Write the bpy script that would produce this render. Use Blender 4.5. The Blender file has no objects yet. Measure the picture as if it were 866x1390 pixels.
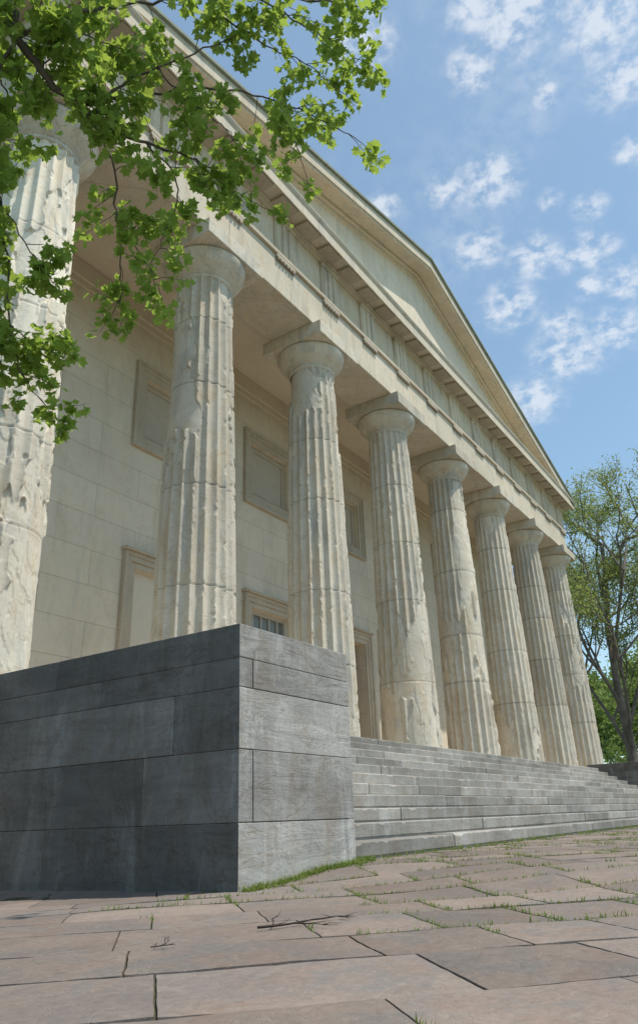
import bpy, numpy as np, math, random
from mathutils import Matrix, Vector
random.seed(7); rng=np.random.default_rng(7)
SC=bpy.context.scene; COL=SC.collection
SC.view_settings.view_transform='Standard'; SC.view_settings.look='None'; SC.view_settings.exposure=0
# ------------------------------------------------------------ camera
R0=np.array([[.5495,.3028,.7787],[-.8347,.2380,.4965],[-.0350,-.9229,.3835]]).T
u_,s_,vt_=np.linalg.svd(R0); R0=u_@vt_
def rotv(r):
    r=np.array(r); t=np.linalg.norm(r); k=r/t; K=np.array([[0,-k[2],k[1]],[k[2],0,-k[0]],[-k[1],k[0],0]])
    return np.eye(3)+math.sin(t)*K+(1-math.cos(t))*K@K
RW=rotv([-.0059,.0045,-.0010])@R0; CP=np.array([-4.2115,-3.4590,.4131]); F=990.7
cam=bpy.data.cameras.new('camera'); co=bpy.data.objects.new('camera',cam); COL.objects.link(co)
cam.sensor_fit='VERTICAL'; cam.sensor_height=36; cam.lens=F/1390*36; cam.clip_end=900; cam.clip_start=.05
M=Matrix((RW.T@np.diag([1,-1,-1])).tolist()).to_4x4(); M.translation=CP.tolist(); co.matrix_world=M; SC.camera=co
def ray(px,py):
    v=np.array([px-433,py-695,F]); v=RW.T@v; return v/np.linalg.norm(v)
def at(px,py,dist): return Vector((CP+ray(px,py)*dist).tolist())
# ------------------------------------------------------------ dims
S=3.35; XC=.112; YC=3.705; ZS=1.676; ZN=9.106; ZA=9.80; RB=.63; RN=.477
PH=1.815; PW=1.534; YE=2.94; G=.086; YW=6.07; XM=XC+3.5*S
YA=3.16; XL=XC-RN-.06; XR=XC+7*S+RN+.06; PROJ=.45; YCO=YA-PROJ
# ------------------------------------------------------------ noise
def _h(i,j,k,s):
    n=(i*374761393+j*668265263+k*2147483647%4294967296+s*1274126177)&0xffffffff
    n=((n^(n>>13))*1274126177)&0xffffffff
    n=((n^(n>>16))*2246822519)&0xffffffff
    return ((n^(n>>15))&0xffffff)/float(0xffffff)
def vn(P,s=0):
    P=np.asarray(P,float); I=np.floor(P).astype(np.int64); f=P-I; f=f*f*(3-2*f); o=0
    for a in(0,1):
        for b in(0,1):
            for c in(0,1):
                w=(f[:,0] if a else 1-f[:,0])*(f[:,1] if b else 1-f[:,1])*(f[:,2] if c else 1-f[:,2])
                o=o+w*_h(I[:,0]+a+5000,(I[:,1]+b+5000)*3+1,(I[:,2]+c+5000)*7+2,s)
    return o
def fbm(P,oc=4,s=0):
    P=np.asarray(P,float); o=0;a=.5;t=0
    for k in range(oc): o=o+a*vn(P*2**k+k*17.3,s+k); t+=a; a*=.5
    return o/t
def sst(a,b,x):
    t=np.clip((x-a)/(b-a),0,1); return t*t*(3-2*t)
# ------------------------------------------------------------ objects
def tag(o,label=None,cat=None,group=None,kind=None):
    if label:o['label']=label
    if cat:o['category']=cat
    if group:o['group']=group
    if kind:o['kind']=kind
    return o
def empty(name,loc,label,cat,group=None):
    o=bpy.data.objects.new(name,None); COL.objects.link(o); o.location=loc; o.empty_display_size=.2
    return tag(o,label,cat,group)
def rootloc(p):
    while p.parent: p=p.parent
    return p.location
class MB:
    def __init__(s): s.v=[];s.f=[];s.t=[]
    def add(s,vs,fs,t=0.):
        n=len(s.v); s.v+=[tuple(x) for x in vs]; s.f+=[tuple(i+n for i in f) for f in fs]; s.t+=[t]*len(fs); return s
    def box(s,x0,x1,y0,y1,z0,z1,t=0.,side=0.):
        v=[(x,y,z) for x in(x0,x1) for y in(y0,y1) for z in(z0,z1)]
        s.add(v,[(0,1,3,2),(4,6,7,5),(0,4,5,1),(2,3,7,6),(0,2,6,4),(1,5,7,3)],t)
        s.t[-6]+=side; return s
    def quad(s,a,b,c,d,t=0.): return s.add([a,b,c,d],[(0,1,2,3)],t)
    def extr(s,xz,y0,y1,t=0.):   # polygon in XZ extruded in Y
        n=len(xz); v=[(x,y0,z) for x,z in xz]+[(x,y1,z) for x,z in xz]
        return s.add(v,[tuple(range(n)),tuple(range(2*n-1,n-1,-1))]+[(i,i+n,(i+1)%n+n,(i+1)%n) for i in range(n)],t)
    def extrx(s,yz,x0,x1,t=0.):
        n=len(yz); v=[(x0,y,z) for y,z in yz]+[(x1,y,z) for y,z in yz]
        return s.add(v,[tuple(range(n)),tuple(range(2*n-1,n-1,-1))]+[(i,i+n,(i+1)%n+n,(i+1)%n) for i in range(n)],t)
    def tube(s,pts,rad,n=7):
        pts=[Vector(p) for p in pts]; vs=[];fs=[]; up=Vector((.3,.2,1)).normalized()
        for i,p in enumerate(pts):
            d=(pts[min(i+1,len(pts)-1)]-pts[max(i-1,0)]).normalized()
            a=d.cross(up); 
            if a.length<1e-3:a=Vector((1,0,0))
            a.normalize(); b=d.cross(a)
            for k in range(n):
                q=2*math.pi*k/n; vs.append(p+(a*math.cos(q)+b*math.sin(q))*rad[i])
        for i in range(len(pts)-1):
            for k in range(n): fs.append((i*n+k,i*n+(k+1)%n,(i+1)*n+(k+1)%n,(i+1)*n+k))
        fs.append(tuple(range((len(pts)-1)*n,len(pts)*n)))
        return s.add(vs,fs)
    def build(s,name,mat,parent=None,bevel=0,smooth=False,kind=None):
        me=bpy.data.meshes.new(name); off=rootloc(parent) if parent else Vector((0,0,0))
        vs=np.array(s.v,float)-np.array(off)
        me.from_pydata(vs.tolist(),[],s.f); me.update()
        a=me.attributes.new('tone','FLOAT','FACE'); a.data.foreach_set('value',np.array(s.t,dtype=np.float32))
        if smooth: me.polygons.foreach_set('use_smooth',[True]*len(me.polygons))
        me.materials.append(mat); o=bpy.data.objects.new(name,me); COL.objects.link(o)
        if parent:o.parent=parent
        if bevel:
            m=o.modifiers.new('b','BEVEL'); m.width=bevel; m.segments=2; m.limit_method='ANGLE'
        if kind:o['kind']=kind
        return o
def gridmesh(name,V,nu,nv,mat,parent=None,wrap=False,tone=None,smooth=True):
    off=np.array(rootloc(parent)) if parent else 0
    V=V-off; idx=np.arange(nu*nv).reshape(nv,nu)
    if wrap: a=idx[:-1];b=np.roll(idx,-1,1)[:-1];c=np.roll(idx,-1,1)[1:];d=idx[1:]
    else: a=idx[:-1,:-1];b=idx[:-1,1:];c=idx[1:,1:];d=idx[1:,:-1]
    Fc=np.stack([a.ravel(),b.ravel(),c.ravel(),d.ravel()],1)
    me=bpy.data.meshes.new(name); me.from_pydata(V.tolist(),[],Fc.tolist()); me.update()
    if tone is not None:
        at_=me.attributes.new('tone','FLOAT','POINT'); at_.data.foreach_set('value',tone.astype(np.float32))
    if smooth: me.polygons.foreach_set('use_smooth',[True]*len(me.polygons))
    me.materials.append(mat); o=bpy.data.objects.new(name,me); COL.objects.link(o)
    if parent:o.parent=parent
    return o
# ------------------------------------------------------------ materials
class NT:
    def __init__(s,nt): s.nt=nt; s.l=nt.links
    def n(s,t,**k):
        o=s.nt.nodes.new(t)
        for a,b in k.items(): setattr(o,a,b)
        return o
    def link(s,a,b): s.l.new(a,b)
    def math(s,op,a,b=None,c=None,clamp=False):
        m=s.n('ShaderNodeMath',operation=op); m.use_clamp=clamp
        for i,x in enumerate((a,b,c)):
            if x is None: continue
            if isinstance(x,(int,float)): m.inputs[i].default_value=x
            else: s.link(x,m.inputs[i])
        return m.outputs[0]
    def mapv(s,vec,sc,loc=(0,0,0),rot=(0,0,0)):
        m=s.n('ShaderNodeMapping'); m.inputs['Scale'].default_value=sc; m.inputs['Location'].default_value=loc; m.inputs['Rotation'].default_value=rot; s.link(vec,m.inputs[0]); return m.outputs[0]
    def noise(s,vec,sc,det=6,rough=.6,dist=0):
        m=s.n('ShaderNodeTexNoise'); m.inputs['Scale'].default_value=sc; m.inputs['Detail'].default_value=det; m.inputs['Roughness'].default_value=rough; m.inputs['Distortion'].default_value=dist; s.link(vec,m.inputs['Vector']); return m.outputs['Fac']
    def ramp(s,fac,a,b,lo=0.,hi=1.):
        m=s.n('ShaderNodeMapRange'); m.interpolation_type='SMOOTHSTEP'
        for i,x in enumerate((a,b,lo,hi)): m.inputs[i+1].default_value=x
        s.link(fac,m.inputs[0]); return m.outputs[0]
    def mix(s,fac,a,b,blend='MIX'):
        m=s.n('ShaderNodeMix',data_type='RGBA',blend_type=blend)
        for sock,x in ((m.inputs[0],fac),(m.inputs[6],a),(m.inputs[7],b)):
            if isinstance(x,(int,float)): sock.default_value=x
            elif isinstance(x,tuple): sock.default_value=(*x,1)
            else: s.link(x,sock)
        return m.outputs[2]
def newmat(name):
    m=bpy.data.materials.new(name); m.use_nodes=True; nt=NT(m.node_tree); b=m.node_tree.nodes['Principled BSDF']; b.inputs['Specular IOR Level'].default_value=.25
    return m,nt,b
def stone(name,c1,c2,stain,streak=.5,fine=.25,bump=.4,bdist=.02,joints=None,vein=.3,rough=.85,vscale=1.,dark=(.1,.09,.07),strata=0,marble=None):
    m,T,b=newmat(name); P=T.n('ShaderNodeNewGeometry').outputs['Position']
    big=T.noise(P,.7*vscale,6,.62,.4); col=T.mix(T.ramp(big,.35,.65),c1,c2)
    if marble:   # tan drifts and grey clouds of weathered marble
        g1=T.noise(T.mapv(P,(1.6,1.6,.8),(5,1,2),(.6,.4,0)),1.6,8,.68,1.0); col=T.mix(T.math('MULTIPLY',T.ramp(g1,.48,.66),.7),col,marble[0])
        g2=T.noise(T.mapv(P,(2.2,2.2,.5),(2,8,5),(-.25,.2,0)),1.3,9,.72,.6); col=T.mix(T.math('MULTIPLY',T.ramp(g2,.50,.66),.8),col,marble[1])
    st=T.noise(T.mapv(P,(5,5,.7)),1.,7,.65,.6); col=T.mix(T.math('MULTIPLY',T.ramp(st,.5,.75),streak),col,stain)
    d2=T.noise(T.mapv(P,(1.1,1.1,.8),(3,7,1)),1.3*vscale,9,.7,.8); col=T.mix(T.math('MULTIPLY',T.ramp(d2,.56,.74),streak*.8),col,dark)
    v=T.noise(T.mapv(P,(1.3,1.3,2.2),(9,2,4),(.5,.3,0)),1.2*vscale,5,.6,1.2)
    va=T.math('ABSOLUTE',T.math('SUBTRACT',v,.5)); vm=T.ramp(va,.0,.018,1.,0.); col=T.mix(T.math('MULTIPLY',vm,vein),col,stain)
    fn=T.noise(P,28,5,.7); 
    mul=T.math('ADD',T.math('MULTIPLY',T.math('SUBTRACT',fn,.5),fine*2),1.)
    tn=T.n('ShaderNodeAttribute',attribute_name='tone').outputs['Fac']
    mul=T.math('MULTIPLY',mul,T.math('ADD',tn,1.))
    h=T.math('ADD',T.math('MULTIPLY',T.noise(P,9*vscale,8,.7),1.),T.math('MULTIPLY',fn,.35))
    h=T.math('SUBTRACT',h,T.math('MULTIPLY',vm,.15))
    if strata:
        s1=T.noise(T.mapv(P,(1.1,1.1,7),(0,0,0),(.05,.03,0)),1.,9,.66,1.2)
        mul=T.math('MULTIPLY',mul,T.math('ADD',T.math('MULTIPLY',T.math('SUBTRACT',s1,.5),strata*2),1.))
        h=T.math('ADD',T.math('MULTIPLY',h,.6),s1)
    if joints:
        w,hh,off,mo=joints
        sp=T.n('ShaderNodeSeparateXYZ'); T.link(P,sp.inputs[0]); cb=T.n('ShaderNodeCombineXYZ')
        T.link(T.math('ADD',sp.outputs[0],sp.outputs[1]),cb.inputs[0]); T.link(sp.outputs[2],cb.inputs[1])
        br=T.n('ShaderNodeTexBrick'); br.offset=.5; T.link(T.mapv(cb.outputs[0],(1,1,1),off),br.inputs['Vector'])
        br.inputs['Scale'].default_value=1; br.inputs['Brick Width'].default_value=w; br.inputs['Row Height'].default_value=hh; br.inputs['Mortar Size'].default_value=mo; br.inputs['Mortar Smooth'].default_value=.2
        br.inputs['Color1'].default_value=(.96,.96,.96,1); br.inputs['Color2'].default_value=(1.02,1.02,1.01,1); br.inputs['Mortar'].default_value=(.70,.66,.60,1)
        col=T.mix(1.,col,br.outputs['Color'],'MULTIPLY'); h=T.math('SUBTRACT',h,T.math('MULTIPLY',br.outputs['Fac'],.8))
    vm2=T.n('ShaderNodeVectorMath',operation='SCALE'); T.link(col,vm2.inputs[0]); T.link(mul,vm2.inputs['Scale'])
    T.link(vm2.outputs[0],b.inputs['Base Color']); b.inputs['Roughness'].default_value=rough
    bp=T.n('ShaderNodeBump'); bp.inputs['Strength'].default_value=bump; bp.inputs['Distance'].default_value=bdist; T.link(h,bp.inputs['Height']); T.link(bp.outputs[0],b.inputs['Normal'])
    return m
M_COL=stone('column_marble',(.68,.62,.51),(.61,.55,.45),(.39,.285,.175),.5,.12,.45,.015,vein=.4,dark=(.35,.31,.25),marble=((.60,.485,.335),(.46,.44,.395)))
M_ENT=stone('entablature_marble',(.70,.625,.50),(.62,.55,.435),(.40,.31,.20),.42,.10,.2,.01,vein=.25,joints=(3.35,30,(-.11,0,0),.008),dark=(.36,.32,.26),marble=((.64,.52,.37),(.52,.485,.42)))
M_FRZ=stone('frieze_marble',(.72,.615,.46),(.62,.53,.40),(.38,.285,.18),.6,.12,.25,.01,vein=.2,dark=(.28,.235,.175),marble=((.60,.48,.33),(.46,.41,.335)))
M_TYM=stone('tympanum_marble',(.80,.71,.57),(.74,.655,.525),(.48,.39,.27),.35,.07,.2,.01,vein=.15,joints=(2.4,1.0,(0,.1,0),.006),dark=(.48,.43,.35),marble=((.70,.60,.45),(.62,.57,.49)))
M_WALL=stone('wall_marble',(.80,.71,.575),(.74,.655,.53),(.52,.42,.30),.3,.06,.15,.01,vein=.2,joints=(1.9,.62,(0,.2,0),.006),dark=(.54,.475,.38),marble=((.72,.61,.46),(.66,.60,.50)))
M_TRIM=stone('trim_marble',(.60,.515,.40),(.50,.43,.335),(.34,.265,.18),.45,.1,.2,.01,dark=(.28,.245,.19))
M_CEIL=stone('ceiling_marble',(.76,.67,.53),(.70,.61,.48),(.50,.40,.28),.3,.06,.15,.01,vein=.15,dark=(.5,.44,.35))
M_GREY=stone('pedestal_stone',(.305,.295,.275),(.21,.203,.19),(.17,.13,.095),.45,.24,.7,.015,vein=.5,vscale=1.4,dark=(.095,.086,.075),strata=.45,marble=((.215,.19,.16),(.38,.378,.36)))
M_STEP=stone('step_stone',(.34,.328,.298),(.24,.23,.21),(.23,.18,.13),.45,.26,.5,.012,vein=.4,vscale=1.6,dark=(.125,.115,.103),strata=.3,marble=((.26,.23,.195),(.38,.37,.35)))
M_PAVE=stone('paving_slate',(.235,.186,.155),(.18,.153,.138),(.27,.23,.19),.5,.34,.8,.011,vein=.35,vscale=2.,dark=(.10,.085,.075),marble=((.215,.155,.124),(.17,.16,.15)))
M_SOIL=stone('soil',(.11,.095,.065),(.075,.07,.045),(.06,.09,.03),.5,.5,.9,.03)
M_LAWN=stone('lawn_grass',(.05,.09,.02),(.07,.10,.03),(.08,.07,.04),.5,.6,1,.05)
M_ROOF=stone('copper_roof',(.30,.34,.28),(.24,.27,.22),(.15,.15,.11),.5,.2,.3,.01,dark=(.12,.13,.10))
M_BARK=stone('bark',(.22,.19,.155),(.13,.11,.09),(.28,.26,.22),.5,.4,1,.03,vscale=4)
def plain(name,c,rough=.6,nz=.2):
    m,T,b=newmat(name); P=T.n('ShaderNodeNewGeometry').outputs['Position']
    f=T.noise(P,6,6,.6); T.link(T.mix(f,tuple(x*(1-nz) for x in c),tuple(x*(1+nz) for x in c)),b.inputs['Base Color']); b.inputs['Roughness'].default_value=rough; return m
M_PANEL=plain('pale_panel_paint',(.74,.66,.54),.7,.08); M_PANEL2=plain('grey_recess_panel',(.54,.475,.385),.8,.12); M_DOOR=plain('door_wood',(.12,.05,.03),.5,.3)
M_GLASS=plain('window_glass',(.22,.24,.22),.15,.2); M_BAR=plain('white_bar_paint',(.6,.58,.52),.5,.1)
def leafmat(name,a,b_,tr,tf):
    m=bpy.data.materials.new(name); m.use_nodes=True; T=NT(m.node_tree); m.node_tree.nodes.clear()
    P=T.n('ShaderNodeNewGeometry').outputs['Position']; f=T.ramp(T.noise(P,2.2,4,.7),.35,.65)
    tn=T.n('ShaderNodeAttribute',attribute_name='tone').outputs['Fac']
    c=T.mix(f,a,b_); vm=T.n('ShaderNodeVectorMath',operation='SCALE'); T.link(c,vm.inputs[0]); T.link(T.math('ADD',tn,1.),vm.inputs['Scale'])
    p=T.n('ShaderNodeBsdfPrincipled'); p.inputs['Roughness'].default_value=.5; p.inputs['Specular IOR Level'].default_value=.3; T.link(vm.outputs[0],p.inputs['Base Color'])
    t=T.n('ShaderNodeBsdfTranslucent'); t.inputs[0].default_value=(*tr,1)
    mx=T.n('ShaderNodeMixShader'); mx.inputs[0].default_value=tf; T.link(p.outputs[0],mx.inputs[1]); T.link(t.outputs[0],mx.inputs[2])
    o=T.n('ShaderNodeOutputMaterial'); T.link(mx.outputs[0],o.inputs[0]); return m
M_LEAF=leafmat('sycamore_leaf',(.155,.235,.04),(.115,.19,.035),(.42,.56,.09),.5)
M_LEAF2=leafmat('young_leaf',(.19,.24,.06),(.15,.21,.05),(.40,.46,.12),.4)
M_LEAF3=leafmat('dense_leaf',(.13,.19,.05),(.17,.23,.06),(.32,.42,.10),.4)
M_GRASS=leafmat('grass_blade',(.10,.16,.025),(.15,.19,.04),(.27,.38,.07),.3)
# ------------------------------------------------------------ world + sun
TS=Vector((.15,-.38,.92)).normalized()
el=math.asin(TS.z); az=math.atan2(TS.x,TS.y)
w=bpy.data.worlds.new('World'); SC.world=w; w.use_nodes=True; T=NT(w.node_tree); bg=w.node_tree.nodes['Background']
sky=T.n('ShaderNodeTexSky',sky_type='NISHITA'); sky.sun_disc=False; sky.sun_elevation=el; sky.sun_rotation=az; sky.dust_density=.6; sky.ozone_density=1.2; sky.air_density=1.0
D=T.n('ShaderNodeTexCoord').outputs['Generated']
nz=T.noise(T.mapv(D,(1,1,1.6)),44,12,.58,.1); nz2=T.noise(D,3.2,7,.6,.3)
clouds=[(800,340,32),(770,352,20),(725,348,32),(650,335,32),(610,255,28),(665,245,38),(600,262,20),(690,415,36),(640,95,30),(700,20,50),(820,20,50),(850,380,30),(770,480,44),(830,450,36),(720,545,38),(800,390,20),(800,280,20),(640,10,30),(490,60,40),(855,205,18),(520,280,22),(745,270,15),(850,100,40),(740,130,16),(760,440,26)]
msk=None
for (x,y,r) in clouds:
    d=T.n('ShaderNodeVectorMath',operation='DISTANCE'); T.link(T.mapv(D,(1,1,1.35)),d.inputs[0]); c=ray(x,y); d.inputs[1].default_value=(c[0],c[1],c[2]*1.35)
    k=T.ramp(d.outputs['Value'],0,r*1.8/1050,1,0); msk=k if msk is None else T.math('MAXIMUM',msk,k)
cm=T.math('MULTIPLY',msk,T.ramp(nz,.26,.78))
cm=T.math('MULTIPLY',T.ramp(cm,.0,.68),.62)
wide=T.math('MULTIPLY',T.math('MULTIPLY',T.ramp(nz2,.44,.75),.30),T.ramp(nz,.30,.7))
cm=T.math('MAXIMUM',cm,wide)
SKYS=.15
skc=T.mix(1.,sky.outputs[0],(1.02,1.22,1.17),'MULTIPLY')
skc=T.mix(.14,skc,(.72/SKYS,.84/SKYS,.90/SKYS))
T.link(T.mix(cm,skc,(.92/SKYS,.95/SKYS,.99/SKYS)),bg.inputs[0]); bg.inputs[1].default_value=SKYS
sl=bpy.data.lights.new('sun','SUN'); sl.energy=4.3; sl.angle=math.radians(.5); sl.color=(1,.93,.82)
so=bpy.data.objects.new('sun',sl); COL.objects.link(so); so.rotation_euler=TS.to_track_quat('Z','Y').to_euler()
# ------------------------------------------------------------ ground
def zg(x,y):
    x=np.asarray(x,float); y=np.asarray(y,float)
    return .086*sst(0,1.5,x)-.033*np.clip(y,0,6)*(1-sst(-.3,.2,x))
MB().add([(-300,-300,-.35),(300,-300,-.35),(300,300,-.35),(-300,300,-.35)],[(0,1,2,3)]).build('ground',M_LAWN,kind='structure')
nx,ny=120,90; gx,gy=np.meshgrid(np.linspace(-12,34,nx),np.linspace(-16,14,ny)); V=np.stack([gx.ravel(),gy.ravel(),zg(gx,gy).ravel()-.017],1)
o=gridmesh('soil',V,nx,ny,M_SOIL); o['kind']='structure'
mb=MB(); edges=[]
u0=-14.
cu=cv=math.sqrt(.5)
while u0<30:
    du=random.uniform(.38,.62); v0=-24+random.uniform(0,1)
    while v0<28:
        dv=random.uniform(.48,.9); g=.0025+random.random()*.003
        a,b,c,d=u0+g,u0+du-g,v0+g,v0+dv-g
        um,vm_=(a+b)/2,(c+d)/2; X=(um+vm_)*cu; Y=(um-vm_)*cu
        if -9<X<30 and -12<Y<10 and not(X>2.2 and Y>.9) and not (X>.7 and Y>1):
            dist=math.hypot(X-CP[0],Y-CP[1]); n=18 if dist<4.5 else (9 if dist<8 else (3 if dist<13 else 1))
            tx,ty,tz=random.uniform(-.002,.002),random.uniform(-.002,.002),random.uniform(-.0015,.0015)
            uu,vv=np.meshgrid(np.linspace(0,1,n+1),np.linspace(0,1,n+1)); uu=uu.ravel();vv=vv.ravel()
            U=a+(b-a)*uu; Vv=c+(d-c)*vv
            x=(U+Vv)*cu; y=(U-Vv)*cu
            N=np.stack([x,y,x*0+um],1); rough=(fbm(N*4.5,4,3)-.5)*.006+np.floor(fbm(N*2.0,4,9)*9)*.0014
            ed=np.minimum(np.minimum(uu,1-uu)*(b-a),np.minimum(vv,1-vv)*(d-c)); 
            z=zg(x,y)+rough-.009+tx*(uu-.5)+ty*(vv-.5)+tz-.003*(ed<.001)
            tn=random.uniform(-.2,.2)
            if n>2: x=x+(ed<.001)*(fbm(N*9,2,5)-.5)*.009; y=y+(ed<.001)*(fbm(N*9,2,6)-.5)*.009
            n1=n+1; fs=[]
            for j in range(n):
                for i in range(n): q=j*n1+i; fs.append((q,q+n1,q+n1+1,q+1))
            vs=list(zip(x,y,z)); ring=[i for i in range(n1)]+[j*n1+n for j in range(1,n1)]+[n*n1+i for i in range(n-1,-1,-1)]+[j*n1 for j in range(n-1,0,-1)]
            base=len(vs); vs+=[(x[q],y[q],z[q]-.05) for q in ring]
            for k in range(len(ring)): k2=(k+1)%len(ring); fs.append((ring[k],ring[k2],base+k2,base+k))
            mb.add(vs,fs,tn)
            if dist<16: edges.append((a-g,c-g,b+g,c-g)); edges.append((a-g,c-g,a-g,d+g))
        v0+=dv
    u0+=du
mb.build('paving',M_PAVE,kind='structure')
gm=MB()
def tuft(x,y,h,n):
    for _ in range(n):
        a=random.uniform(0,6.28); r=random.uniform(0,.022); X=x+math.cos(a)*r; Y=y+math.sin(a)*r; z=float(zg(X,Y))-.02
        hh=h*random.uniform(.5,1.2); w_=random.uniform(.0015,.003); b=random.uniform(0,6.28); lx,ly=math.cos(b)*hh*random.uniform(.1,.9),math.sin(b)*hh*random.uniform(.1,.9)
        p=Vector((X,Y,z)); q=Vector((-math.sin(b)*w_,math.cos(b)*w_,0))
        m1=p+Vector((lx*.35,ly*.35,hh*.65)); t=p+Vector((lx,ly,hh))
        gm.add([p-q,p+q,m1+q,m1-q,t],[(0,1,2,3),(3,2,4)],random.uniform(-.3,.5))
for (a,c,b,d) in edges:
    L=math.hypot(b-a,d-c); k=int(L/.014)
    t=np.linspace(0,1,k); U=a+(b-a)*t; Vv=c+(d-c)*t; x=(U+Vv)*cu; y=(U-Vv)*cu
    m_=fbm(np.stack([x*1.1,y*1.1,x*0+3],1),3,21); dd=np.hypot(x-CP[0],y-CP[1])
    for i in range(k):
        thr=.62 if (x[i]<-1.4 or y[i]>0) else (.42 if x[i]>1 else .49)
        if m_[i]>thr and random.random()<.65: tuft(x[i],y[i],random.uniform(.020,.038)*(1+.03*dd[i]),3)
for i in range(1200):
    x=random.uniform(0,1.9) if i<620 else random.uniform(1.5,16); tuft(x,-.015-abs(random.gauss(0,.05))+(0.12 if x>PW else 0),random.uniform(.03,.065),5)
gm.build('joint_grass',M_GRASS); tag(bpy.data.objects['joint_grass'],'green grass and weeds growing in the joints of the paving','grass',kind='stuff')
# ------------------------------------------------------------ pedestals
def pedestal(x0,x1,label,near):
    root=empty('stone_pedestal',(x0,0,0),label,'pedestal')
    zc=[-.15,.417,.903,1.34,1.557,PH]; L=3.3
    fj=[[.75] if not near else [],[.16] if near else [.8],[],[.16],[1.2] if not near else []]
    lj=[[2.05],[.95,2.75],[.65,2.4],[1.5],[2.1]]
    ft=[[.42],[.05,.12],[.40],[-.05,.08],[.10]]; lt=[[-.18,-.06],[.06,-.12,.05],[-.12,.12,-.05],[-.12,.0],[-.18,-.04]]
    mb=MB(); g=.0022; sd=-.38  # sd: shade on the left faces, painted in as a darker stone tone
    cap=MB()
    for k in range(5):
        z0,z1=zc[k]+g,zc[k+1]-g; xs=[0]+fj[k]+[x1-x0]; t=cap if k==4 else mb
        y1=lj[k][0]
        for i in range(len(xs)-1):
            off=random.uniform(-.005,.005); tf=ft[k][i] if near else random.uniform(-.1,.2)
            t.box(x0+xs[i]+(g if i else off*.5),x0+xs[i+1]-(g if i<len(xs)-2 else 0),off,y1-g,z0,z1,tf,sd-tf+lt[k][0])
        ys=lj[k]+[L]
        for i in range(len(ys)-1):
            off=random.uniform(-.005,.005)
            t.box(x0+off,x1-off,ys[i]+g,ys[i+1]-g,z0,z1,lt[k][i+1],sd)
    mb.box(x0+.03,x1-.03,.03,L-.03,-.15,PH-.03,-.6)
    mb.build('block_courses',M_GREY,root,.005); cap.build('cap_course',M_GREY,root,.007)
    return root
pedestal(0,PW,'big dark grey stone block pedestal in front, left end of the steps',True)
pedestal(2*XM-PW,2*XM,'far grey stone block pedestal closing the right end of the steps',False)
# ------------------------------------------------------------ steps
root=empty('stone_steps',(XM,0,0),'wide flight of weathered grey stone steps between the two pedestals','steps')
NR=11; ris=(ZS-G)/NR; y0=.12; trd=(YE-y0)/(NR-1)
for k in range(NR):
    mb=MB(); zt=G+(k+1)*ris; zb=zt-ris-.03; yf=y0+k*trd; x=PW+.003; yb=yf+trd+.05 if k<NR-1 else yf+.6
    while x<2*XM-PW-.01:
        L=random.uniform(1.3,2.6); x2=min(x+L,2*XM-PW-.003)
        if 2*XM-PW-x2<.5: x2=2*XM-PW-.003
        oy=random.uniform(-.007,.007); oz=random.uniform(-.004,.004); n=max(2,int((x2-x)/.04))
        xs=np.linspace(x+.003,x2-.003,n+1); 
        q=np.stack([xs*5,xs*0+k*3.1,xs*0],1); w1=(fbm(q,4,31)-.5)*.012; w2=np.clip(fbm(q*2.2,4,32)-.60,0,1)*.16
        prof=[]
        for X,a_,b_ in zip(xs,w1,w2):
            prof.append([(X,yb,zt+oz),(X,yf+oy+.012+b_,zt+oz+a_*.2),(X,yf+oy+a_*.5,zt+oz-.010-b_*.7),(X,yf+oy+a_*.5+.002,zb+.055),(X,yf+oy+.014,zb+.045),(X,yf+oy+.014,zb)])
        vs=[p for r in prof for p in r]; fs=[]
        for i in range(n):
            for j in range(5): fs.append((i*6+j,i*6+j+1,(i+1)*6+j+1,(i+1)*6+j))
        fs.append((0,5,4,3,2,1)); e=n*6; fs.append((e,e+1,e+2,e+3,e+4,e+5))
        mb.add(vs,fs,random.uniform(-.2,.2)); x=x2
    mb.build('step',M_STEP,root)
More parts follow.
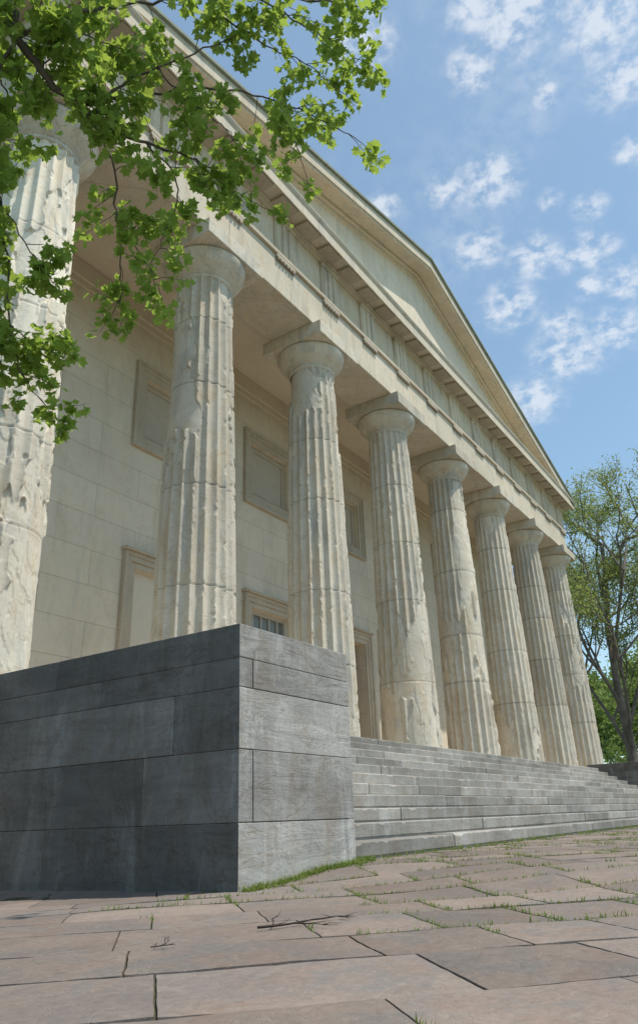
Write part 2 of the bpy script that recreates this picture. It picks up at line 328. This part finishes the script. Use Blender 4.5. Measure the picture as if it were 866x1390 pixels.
# ------------------------------------------------------------ temple
B=empty('temple_building',(XM,YC,0),'cream marble Greek temple building with eight fluted columns and a pediment','building')
MB().box(-1.0,PW-.005,YE+.4,YW+.2,-.3,ZS-.003).box(PW-.005,2*XM-PW+.005,YE+.58,YW+.2,-.3,ZS-.003).box(2*XM-PW+.005,2*XM+1.,YE+.4,YW+.2,-.3,ZS-.003).build('podium',M_TRIM,B,.01)
def column(i):
    x0=XC+i*S; nt,nz_=(400,420) if i<4 else (240,220)
    th=np.linspace(0,2*math.pi,nt,endpoint=False); zz=np.linspace(ZS,ZN,nz_); TH,Z=np.meshgrid(th,zz); TH=TH.ravel();Z=Z.ravel()
    t=(Z-ZS)/(ZN-ZS); R=RB+(RN-RB)*t+.014*np.sin(math.pi*t)
    P=np.stack([np.cos(TH)*R,np.sin(TH)*R,Z],1)+np.array([i*13.7,i*5.1,i*3.3])
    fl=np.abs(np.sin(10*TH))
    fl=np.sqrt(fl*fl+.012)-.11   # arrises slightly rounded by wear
    D=.064*R/RB*(1-.30*sst(.45,.6,fbm(P*[1.2,1.2,.5],3,40))*(1-.5*t))
    rf=R-D*fl
    warp=fbm(P*[4,4,2.5],4,44)[:,None]*.45
    n1=fbm(P*[1.1,1.1,.38]+warp,4,41); th_=.560+.10*t
    m=sst(th_,th_+.004,n1)
    terr=np.floor(fbm(P*[1.5,1.5,.5]+warp,3,42)*8)/8
    rs=R-.040-.06*(terr-.35)-.006*(fbm(P*[9,9,6],4,43)-.5)
    r=rf*(1-m)+np.minimum(rf+.014,rs)*m
    cn=fbm(P*[7,7,4],3,47); chip=(1-np.clip(fl,0,1))**2*sst(.62,.64,cn)*(1-m); r=r-.018*chip
    gz=fbm(P*[2.2,2.2,.55]+warp*.6,4,45); ga=np.abs(gz-.5); gouge=(1-sst(0,.005,ga))*sst(.54,.6,fbm(P*.8,3,46)); r=r-.009*gouge
    r=r-.0015*(fbm(P*26,2,48)-.5)
    edge=(1-sst(0,.009,np.abs(n1-th_)))
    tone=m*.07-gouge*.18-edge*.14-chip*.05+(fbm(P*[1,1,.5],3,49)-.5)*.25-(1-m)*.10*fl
    rr=np.random.default_rng(100+i); zj=ZS
    row=np.round(t*(nz_-1)).astype(int)
    while True:
        zj+=rr.uniform(1.1,1.9)
        if zj>ZN-.7: break
        k=int((zj-ZS)/(ZN-ZS)*(nz_-1)); s_=(row==k); r=r-s_*.009; tone=tone-s_*.32; tone=tone+(row>k)*rr.uniform(-.13,.12); r=r+(row>k)*rr.uniform(-.003,.003)
    V=np.stack([x0+np.cos(TH)*r,YC+np.sin(TH)*r,Z],1)
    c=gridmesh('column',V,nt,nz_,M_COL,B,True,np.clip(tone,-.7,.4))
    prof=[(RN-.03,ZN-.10),(RN-.03,ZN-.085),(RN+.005,ZN-.08),(RN+.005,ZN-.03),(RN-.012,ZN-.025),(RN-.012,ZN-.01),(RN+.02,ZN),(RN+.02,ZN+.02),(RN+.035,ZN+.025),(RN+.035,ZN+.045),(RN+.055,ZN+.05),(RN+.055,ZN+.07)]
    for k in range(13):
        q=k/12; prof.append((RN+.06+.175*(.55*q+.45*math.sin(q*math.pi/2)),ZN+.075+.27*(.7*q+.3*q*q*q)))
    prof+=[(RN+.232,ZN+.375),(RN+.2,ZN+.40),(.05,ZN+.40)]
    n=64; a=np.linspace(0,2*math.pi,n,endpoint=False); V=[]
    for (r_,z_) in prof:
        V.append(np.stack([x0+np.cos(a)*r_,YC+np.sin(a)*r_,a*0+z_],1))
    V=np.concatenate(V); V+=((fbm((V+i*7)*7,3,50)-.5)*.018)[:,None]
    gridmesh('capital',V,n,len(prof),M_COL,c,True,(fbm(V*1.5,3,51)-.5)*.3)
    hw=.735; g=MB(); g.box(x0-hw,x0+hw,YC-hw,YC+hw,ZN+.395,ZA-.004,random.uniform(-.15,.1)); g.build('abacus',M_COL,c,.012)
for i in range(8): column(i)
YB=YC+.55
TA=10.66; TF=11.66
mb=MB()
for i in range(-1,8):
    xa=XL if i<0 else XC+i*S+.004; xb=XC+(i+1)*S-.004 if i<7 else XR
    mb.box(xa,xb,YA,YB,ZA,TA-.003,random.uniform(-.08,.06))
mb.box(XL,XL+1.05,YB+.003,31,ZA,TA-.003); mb.box(XR-1.05,XR,YB+.003,31,ZA,TA-.003)
mb.build('architrave',M_ENT,B,.01)
MB().box(XL-.06,XR+.06,YA-.06,31.05,TA,TA+.09).build('taenia',M_TRIM,B,.006)
mb=MB().box(XL,XR,YA+.03,31,TA+.092,TF); mb.build('frieze',M_FRZ,B)
tw=.62
for k in range(15):
    x=XC+k*S/2
    if k==0: x=XL+tw/2+.0
    if k==14: x=XR-tw/2
    mb=MB(); z0,z1=TA+.095,TF-.10; yf=YA-.04
    pr=[(-tw/2,YA+.028),(-tw/2,yf+.04)]
    for q in (-1,0,1):
        c=q*tw/3; pr+=[(c-tw*.105,yf),(c+tw*.105,yf)]
        if q<1: pr+=[(c+tw/6,yf+.06)]
    pr+=[(tw/2,yf+.04),(tw/2,YA+.028)]
    m_=len(pr); vs=[(x+a,b,z0) for a,b in pr]+[(x+a,b,z1) for a,b in pr]
    mb.add(vs,[tuple(range(m_))[::-1],tuple(range(m_,2*m_))]+[(j,(j+1)%m_,(j+1)%m_+m_,j+m_) for j in range(m_)],random.uniform(-.12,.05))
    mb.box(x-tw/2-.01,x+tw/2+.01,yf-.02,YA+.025,z1+.002,TF-.003)
    tr=mb.build('triglyph',M_FRZ,B)
    g=MB().box(x-tw/2,x+tw/2,YA-.055,YA+.01,TA-.07,TA-.002)
    g.build('regula',M_TRIM,tr)
    g=MB()
    for q in range(6):
        cx=x-tw/2+tw*(q+.5)/6; g.add([(cx-.028,YA-.052,TA-.072),(cx+.028,YA-.052,TA-.072),(cx+.028,YA-.004,TA-.072),(cx-.028,YA-.004,TA-.072),(cx-.04,YA-.064,TA-.13),(cx+.04,YA-.064,TA-.13),(cx+.04,YA-.004,TA-.13),(cx-.04,YA-.004,TA-.13)],[(0,1,2,3),(4,7,6,5),(0,4,5,1),(1,5,6,2),(2,6,7,3),(3,7,4,0)],-.4)
    g.build('guttae',M_TRIM,tr)
EX=PROJ
def cprof(y):
    return [(y+.3,TF+.002),(y-.05,TF+.002),(y-.05,TF+.05),(y-.09,TF+.09),(y-.09,TF+.13),(y-EX+.03,TF+.11),(y-EX+.03,TF+.06),(y-EX,TF+.06),(y-EX,TF+.32),(y-EX-.03,TF+.35),(y-EX-.05,TF+.40),(y-EX-.05,TF+.42),(y+.3,TF+.48)]
mb=MB().extrx(cprof(YA),XL-EX,XR+EX)
cz0=TF+.06; mb.box(XL-EX,XL+.2,YA+.303,31.4,cz0,TF+.42); mb.box(XR-.2,XR+EX,YA+.303,31.4,cz0,TF+.42)
cor=mb.build('cornice',M_ENT,B)
for k in range(30):
    x=XL+.31+(XR-XL-.62)*k/29
    MB().extrx([(YA-.10,TF+.128),(YA-.10,TF+.06),(YA-EX+.045,TF+.04),(YA-EX+.045,TF+.115)],x-.26,x+.26,-.15).build('mutule',M_TRIM,cor)
HX=XM-XL+EX+.02; ZT0=12.15; ZAP=15.46; sp=(ZAP-ZT0)/HX
def chev(t0,t1,y0,y1,mbx,ext=0):
    h=HX+ext
    z=lambda x,t: ZAP-sp*abs(x-XM)-t
    mbx.extr([(XM-h,z(XM-h,t0)),(XM,ZAP-t0),(XM,ZAP-t1),(XM-h,z(XM-h,t1))],y0,y1)
    mbx.extr([(XM,ZAP-t0),(XM+h,z(XM+h,t0)),(XM+h,z(XM+h,t1)),(XM,ZAP-t1)],y0,y1)
mb=MB(); zb=TF+.47; hb=(ZAP-.4-zb)/sp
mb.extr([(XM-hb,zb),(XM+hb,zb),(XM,ZAP-.4)],YA+.10,YA+.6); mb.build('tympanum',M_TYM,B)
mb=MB(); chev(.07,.36,YCO-.0,YA+.8,mb); chev(.363,.42,YCO+.035,YCO+.10,mb); chev(.363,.45,YA-.04,YA+.16,mb,-1.0);chev(.452,.54,YA+.04,YA+.16,mb,-1.3); mb.build('raking_cornice',M_ENT,B)
mb=MB(); chev(0,.068,YCO-.06,YA+.8,mb,.04); rf=mb.build('gutter_edge',M_ROOF,B)
mb=MB(); chev(-.002,.30,YA+.803,31.5,mb,.04); mb.build('roof',M_ROOF,B)
MB().extr([(XM-hb,zb),(XM+hb,zb),(XM,ZAP-.4)],30.5,31).build('rear_gable',M_ENT,B)
MB().box(XL+.1,XR-.1,YB+.003,YW+.3,10.32,10.5).build('ceiling',M_CEIL,B)
OPX=[XM+(k-2)*S for k in range(5)]; ow=.74
def wallgrid(mb):
    xs=[XL+.15]+[v for c in OPX for v in (c-ow,c+ow)]+[XR-.15]; zs=[ZS-.1,ZS+.003,2.35,4.68,7.36,8.70,10.32]
    def hole(i,j):
        if i%2==0: return False
        c=(i-1)//2
        if zs[j]==7.36 or zs[j]==2.35: return True
        return c==2 and zs[j]==ZS+.003
    for i in range(len(xs)-1):
        for j in range(len(zs)-1):
            a,b,c,d=xs[i],xs[i+1],zs[j],zs[j+1]
            if not hole(i,j): mb.quad((a,YW,c),(b,YW,c),(b,YW,d),(a,YW,d))
            else:
                y2=YW+.30
                mb.quad((a,YW,c),(a,YW,d),(a,y2,d),(a,y2,c)); mb.quad((b,YW,c),(b,y2,c),(b,y2,d),(b,YW,d))
                if not((c==2.35) and (i-1)//2==2): mb.quad((a,YW,c),(a,y2,c),(b,y2,c),(b,YW,c))
                if not(c<2 ): mb.quad((a,YW,d),(b,YW,d),(b,y2,d),(a,y2,d))
mb=MB(); wallgrid(mb)
mb.box(XL+.15,XR-.15,YW+.45,31,-.3,ZA-.003)
mb.box(XL+.04,XL+.9,YW-.22,YW-.003,ZS+.003,ZA-.02); mb.box(XR-.9,XR-.04,YW-.22,YW-.003,ZS+.003,ZA-.02)
mb.build('wall',M_WALL,B)
MB().box(XL+.9,XR-.9,YW-.05,YW-.003,9.80,9.93).box(XL+.9,XR-.9,YW-.10,YW-.003,9.932,10.31).build('wall_cornice',M_CEIL,B,.01)
def ring(mb,x0,x1,z0,z1,w,y0,y1,bottom=True):
    mb.box(x0-w,x0,y0,y1,z0-(w if bottom else 0),z1+w); mb.box(x1,x1+w,y0,y1,z0-(w if bottom else 0),z1+w); mb.box(x0,x1,y0,y1,z1,z1+w)
    if bottom: mb.box(x0,x1,y0,y1,z0-w,z0)
for c_i,c in enumerate(OPX):
    fr=MB(); ring(fr,c-ow,c+ow,7.36,8.70,.13,YW-.025,YW-.002); ring(fr,c-ow-.13,c+ow+.13,7.36-.13,8.70+.13,.09,YW-.05,YW-.003); ring(fr,c-ow-.22,c+ow+.22,7.36-.22,8.70+.22,.06,YW-.08,YW-.003)
    pn=MB().box(c-ow,c+ow,YW+.14,YW+.2,7.36,8.70)
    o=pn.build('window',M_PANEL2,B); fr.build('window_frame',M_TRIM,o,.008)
    g=MB(); ring(g,c-ow+.14,c+ow-.14,7.50,8.56,.04,YW+.11,YW+.138); g.build('window_moulding',M_TRIM,o)
    fr=MB(); z0=2.35 if c_i!=2 else ZS+.005
    ring(fr,c-ow,c+ow,z0,4.68,.11,YW-.03,YW-.002,c_i!=2); ring(fr,c-ow-.11,c+ow+.11,z0-(.11 if c_i!=2 else 0),4.79,.10,YW-.06,YW-.003,c_i!=2); ring(fr,c-ow-.21,c+ow+.21,z0-(.21 if c_i!=2 else 0),4.89,.07,YW-.09,YW-.003,c_i!=2); fr.box(c-ow-.32,c+ow+.32,YW-.14,YW-.003,4.963,5.02)
    if c_i==2:
        o=MB().box(c-ow,c-.15,YW+.12,YW+.2,z0,4.68).box(c-.12,c+ow,YW+.34,YW+.4,z0,4.68).build('door',M_DOOR,B)
        fr.build('door_frame',M_TRIM,o,.008)
        g=MB()
        for zz in (1.9,3.1): g.box(c-ow+.1,c-.25,YW+.10,YW+.119,zz,zz+1.0)
        g.build('door_panel',M_DOOR,o,.008)
    elif c_i in (1,3):
        o=MB().box(c-ow,c+ow,YW+.22,YW+.26,z0,4.68).build('window',M_GLASS,B); fr.build('window_frame',M_TRIM,o,.008)
        g=MB()
        ring(g,c-ow+.06,c+ow-.06,z0+.06,4.62,.058,YW+.14,YW+.216)
        for k in range(1,5): xx=c-ow+k*(2*ow)/5-.015; g.box(xx,xx+.03,YW+.18,YW+.216,z0+.06,4.62)
        for zz in (2.9,3.42,3.94,4.3): g.box(c-ow+.06,c+ow-.06,YW+.165,YW+.178,zz,zz+.03)
        g.build('muntin_bars',M_BAR,o)
    else:
        o=MB().box(c-ow,c+ow,YW+.10,YW+.2,z0,4.68).build('window',M_PANEL,B); fr.build('window_frame',M_TRIM,o,.008)
# ------------------------------------------------------------ foreground sycamore
TP=Vector((-4.9,1.6,0)); tree=empty('sycamore_tree',TP,'sycamore tree with bright green lobed leaves overhanging the top left of the building','tree')
wood=MB(); leaves=MB()
tz=float(zg(TP.x,TP.y))
tr=[TP+Vector((0,0,tz-.1)),TP+Vector((.03,-.02,1.5)),TP+Vector((.0,.05,3)),TP+Vector((.1,-.1,4.6)),TP+Vector((.0,0,6.5)),TP+Vector((-.2,.2,8.6))]
wood.tube(tr,[.30,.24,.21,.18,.12,.04],12)
LT=[(0,1.0),(17,.68),(30,.72),(48,.96),(60,.64),(78,.62),(100,.76),(125,.50),(155,.38),(180,.16)]
LT=[(a,r) for a,r in LT]+[(360-a,r) for a,r in LT[-2:0:-1]]
def leaf(mb,p,d,nrm,s,t):
    d=d.normalized(); a=nrm.cross(d)
    if a.length<1e-3: return
    a.normalize(); n=d.cross(a); vs=[p+d*s*.25-n*s*.04]
    for (an,r) in LT:
        q=math.radians(an); lx=math.cos(q)*r; ly=math.sin(q)*r
        vs.append(p+d*(lx*s+.25*s)+a*ly*s+n*(abs(ly)*.22-lx*lx*.18)*s)
    k=len(LT); mb.add(vs,[(0,1+i,1+(i+1)%k) for i in range(k)],t)
def rv(): 
    return Vector((random.gauss(0,1),random.gauss(0,1),random.gauss(0,1))).normalized()
def twig(p,d,L,nl,r0=.003,ls=.044):
    pts=[p]; dd=d.normalized(); k=5
    for i in range(k):
        dd=(dd+rv()*.28+Vector((0,0,-.05))).normalized(); pts.append(pts[-1]+dd*L/k)
    wood.tube(pts,[r0*(1-.14*i) for i in range(k+1)],5)
    for i in range(nl):
        f=random.uniform(.3,1)**.8*k; j=min(int(f),k-1); q=pts[j].lerp(pts[j+1],f-j)
        o=(rv()+Vector((0,0,-.25))).normalized(); s=ls*random.uniform(.4,1.3)
        st=q+o*random.uniform(.015,.055)
        leaf(leaves,st,(o+rv()*.5),(Vector((0,0,1))+rv()*.8).normalized(),s,random.uniform(-.3,.4))
def limb(px,r0,r1,den,L=(.15,.40),nl=(13,23),from_=0):
    P=[at(*q) if not isinstance(q,Vector) else q for q in px]; pts=[]
    for i in range(len(P)-1):
        a=P[max(i-1,0)];b=P[i];c=P[i+1];d=P[min(i+2,len(P)-1)]
        for k in range(6):
            t=k/6; pts.append(.5*((2*b)+(c-a)*t+(2*a-5*b+4*c-d)*t*t+(3*b-a-3*c+d)*t**3)+rv()*.012)
    pts.append(P[-1]); n=len(pts); wood.tube(pts,[r0+(r1-r0)*i/(n-1) for i in range(n)],8)
    tot=sum((pts[i+1]-pts[i]).length for i in range(n-1)); cnt=int(tot*den)
    for k in range(cnt):
        f=(from_+(1-from_)*random.random())*(n-1); j=min(int(f),n-2); q=pts[j].lerp(pts[j+1],f-j); fd=(pts[j+1]-pts[j]).normalized()
        twig(q,(fd*.6+rv()).normalized(),random.uniform(*L),random.randint(*nl))
    twig(pts[-1],pts[-1]-pts[-2],L[1]*.6,nl[1])
    return pts
limb([tr[3],at(-60,-10,5.4),at(22,52,5.2),at(75,118,5.1),at(125,160,5.0)],.032,.018,5,from_=.35)
limb([at(125,160,5.0),at(200,196,5.1),at(265,215,5.3),at(310,245,5.5)],.012,.003,10)
limb([at(125,160,5.0),at(160,118,5.1),at(215,92,5.3),at(290,60,5.5),at(350,30,5.7)],.010,.003,14)
limb([at(105,145,5.05),at(190,130,5.3),at(290,120,5.5),at(370,135,5.8),at(440,165,6.0),at(485,190,6.1)],.010,.003,13)
limb([at(22,52,5.2),at(100,20,5.2),at(190,5,5.4),at(300,-5,5.6),at(420,0,5.9),at(480,8,6.1)],.013,.003,15)
limb([at(350,-5,5.7),at(420,40,5.9),at(465,65,6.0),at(490,95,6.1)],.006,.002,11)
limb([at(300,20,5.6),at(360,60,5.7),at(420,90,5.9),at(455,120,6.0)],.006,.002,10)
limb([at(370,135,5.8),at(400,190,5.8),at(415,235,5.9)],.006,.002,13,(.12,.28))
limb([at(265,215,5.3),at(310,255,5.4),at(365,285,5.5)],.006,.002,15,(.12,.28))
limb([at(200,196,5.1),at(240,240,5.2),at(235,290,5.2),at(215,340,5.2)],.007,.002,15,(.12,.32))
limb([at(125,160,5.0),at(155,230,5.0),at(160,300,5.0),at(195,350,5.1),at(215,390,5.1)],.008,.002,13,(.12,.34))
limb([at(160,300,5.0),at(165,360,5.0),at(165,420,5.0)],.006,.002,15,(.12,.28))
limb([at(22,52,5.2),at(-20,150,5.0),at(-5,260,4.9),at(10,350,4.8),at(12,440,4.8),at(32,510,4.8),at(70,560,4.8)],.012,.002,14,(.10,.26))
limb([at(-5,260,4.9),at(35,330,4.8),at(62,375,4.8)],.006,.002,14,(.10,.24))
limb([at(12,440,4.8),at(50,470,4.8),at(75,480,4.8)],.005,.002,13,(.08,.2))
limb([at(-30,0,5.4),at(30,-5,5.3),at(100,40,5.2),at(150,60,5.2)],.010,.003,20)
limb([at(75,118,5.1),at(60,90,5.2),at(90,80,5.3),at(170,70,5.4)],.007,.002,16)
limb([at(-20,60,5.3),at(0,110,5.2),at(20,150,5.2),at(30,210,5.2)],.007,.002,15,(.1,.25))
limb([at(215,92,5.3),at(250,130,5.3),at(300,170,5.4),at(330,200,5.4)],.006,.002,13,(.12,.3))
limb([tr[3],at(-80,120,5.0),at(-40,200,4.8),at(-25,300,4.8),at(-12,400,4.8),at(-2,480,4.8)],.03,.004,12,(.10,.3))
limb([tr[4],at(-60,-200,5.5),at(100,-120,5.8),at(300,-90,6.2),at(450,-60,6.5)],.05,.006,5)
limb([tr[4],at(-250,-100,5.5),at(-300,200,5.5),at(-350,400,5.5)],.05,.006,5)
limb([tr[4],Vector((-6.5,2.5,7.5)),Vector((-8,3.5,8.)),Vector((-9,4,7.6))],.06,.008,6)
limb([tr[3],Vector((-5.6,3.2,6)),Vector((-6.2,5,7)),Vector((-6.5,6.2,7))],.06,.008,6)
wood.build('trunk',M_BARK,tree,smooth=True); leaves.build('crown',M_LEAF,tree)
# ------------------------------------------------------------ background trees
def bgtree(name,x,y,h,label,seed,spread,nleaf,lsize,mat,r0,levels=4,lean=(0,0),first=.35,ratio=.68,upb=.05,nlead=4,scat=.5):
    random.seed(seed); z0=-.35; root=empty(name,(x,y,z0),label,'tree'); wd=MB(); lf=MB(); tips=[]
    def grow(p,d,L,r,lv,j_=.13):
        n=5; pts=[p]; dd=d.copy()
        for i in range(n):
            dd=(dd+rv()*j_+Vector((0,0,upb))).normalized(); pts.append(pts[-1]+dd*L/n)
        wd.tube(pts,[r*(1-.45*i/n) for i in range(n+1)],8 if lv>2 else 4)
        if lv<=2: tips.extend([(q,lv) for q in pts[1:]])
        if lv==0: return
        nb=3 if lv>1 else 4
        for k in range(nb):
            j=random.randint(2,n) if k else n; a=rv(); a=(a-dd*a.dot(dd)).normalized()
            nd=(dd*random.uniform(.6,1.)+a*spread*random.uniform(.6,1.2)).normalized()
            grow(pts[j],nd,L*ratio*random.uniform(.8,1.15),r*(.62 if k else .58),lv-1)
    top=h*first
    nT=8; tr=[Vector((x,y,z0))]
    for i in range(nT): tr.append(tr[-1]+Vector((random.uniform(-.07,.07)+lean[0],random.uniform(-.07,.07)+lean[1],top/nT)))
    wd.tube(tr,[r0*(1.25 if i==0 else 1-.07*i) for i in range(nT+1)],10)
    for k in range(nlead):
        an=k*2.4+seed; a=Vector((math.cos(an),math.sin(an),0)); j=nT if k==0 else max(3,nT-1-(k-1))
        grow(tr[j],(Vector((0,0,1.25))+a*spread*(.12 if k==0 else .8)).normalized(),h*(.27 if k==0 else .215)*random.uniform(.9,1.1),r0*(.55 if k==0 else .34),levels)
    for _ in range(nleaf):
        q,lv=random.choice(tips); p=q+rv()*random.uniform(.03,scat); s=lsize*random.uniform(.5,1.3); a=rv(); b=a.cross(rv()).normalized()
        lf.add([p,p+a*s+b*s*.5,p+a*s*2,p+a*s-b*s*.5],[(0,1,2,3)],random.uniform(-.4,.5))
    wd.build('trunk',M_BARK,root,smooth=True); lf.build('crown',mat,root)
bgtree('park_tree',31.5,3.6,19.5,'tall sparse tree with thin pale spring leaves beside the right end of the building',14,.78,46000,.062,M_LEAF2,.30,4,(0,0),first=.40,upb=.07,nlead=7)
bgtree('park_tree',45,2.8,17,'dense pale green tree at the right edge behind the sparse tall tree',23,.9,32000,.13,M_LEAF3,.3,4,first=.2,nlead=7,scat=.9)
bgtree('park_tree',52,7.2,18,'rounder green tree close behind the corner column of the building',31,.95,32000,.15,M_LEAF3,.3,4,first=.18,nlead=7,scat=1.)
def shrub(x,y,h,label,seed):
    random.seed(seed); root=empty('leafy_shrub',(x,y,-.35),label,'shrub'); wd=MB(); lf=MB()
    for k in range(18):
        a=random.uniform(0,6.28); L=h*random.uniform(.6,1); p=Vector((x,y,-.35)); pts=[p]
        d=Vector((math.cos(a)*.7,math.sin(a)*.7,1)).normalized()
        for i in range(5): d=(d+rv()*.2).normalized(); pts.append(pts[-1]+d*L/5)
        wd.tube(pts,[.03,.025,.02,.015,.01,.006],5)
        for i in range(380):
            q=random.choice(pts[1:])+rv()*random.uniform(0,.7); s=.09*random.uniform(.5,1.3); u=rv(); b=u.cross(rv()).normalized()
            lf.add([q,q+u*s+b*s*.5,q+u*s*2,q+u*s-b*s*.5],[(0,1,2,3)],random.uniform(-.4,.5))
    wd.build('stem',M_BARK,root); lf.build('foliage',M_LEAF3,root)
shrub(38,3.6,4.8,'tall leafy shrub behind the far pedestal',6)
# ------------------------------------------------------------ twigs on the paving
M_DARKTWIG=plain('dark_twig_bark',(.035,.025,.02),.8)
def gtwig(px,py,L,ang,label,seed,r0=.005):
    random.seed(seed); r=ray(px,py); t=-(CP[2]-.02)/r[2]; p=Vector((CP+r*t).tolist()); p.z=float(zg(p.x,p.y))+.012
    mb=MB(); d=Vector((math.cos(ang),math.sin(ang),0))
    def br(p,d,L,r,lv):
        pts=[p]
        for i in range(6): d=(d+Vector((random.gauss(0,.25),random.gauss(0,.25),random.gauss(0,.10)))).normalized(); q=pts[-1]+d*L/6; q.z=max(q.z,float(zg(q.x,q.y))+.011); pts.append(q)
        mb.tube(pts,[r*(1-.12*i) for i in range(7)],5)
        if lv:
            for k in range(4): br(pts[random.randint(1,5)],(d+Vector((random.gauss(0,1),random.gauss(0,1),.2))).normalized(),L*.5,r*.6,lv-1)
    br(p,d,L,r0,2); o=mb.build('fallen_twig',M_DARKTWIG); tag(o,label,'twig')
gtwig(350,1256,.36,-.75,'branched dark twig lying on the paving in front of the big pedestal',3,.006)
gtwig(205,1282,.10,-.6,'small dark twig lying on the paving, left of the larger branched one',4,.0025)
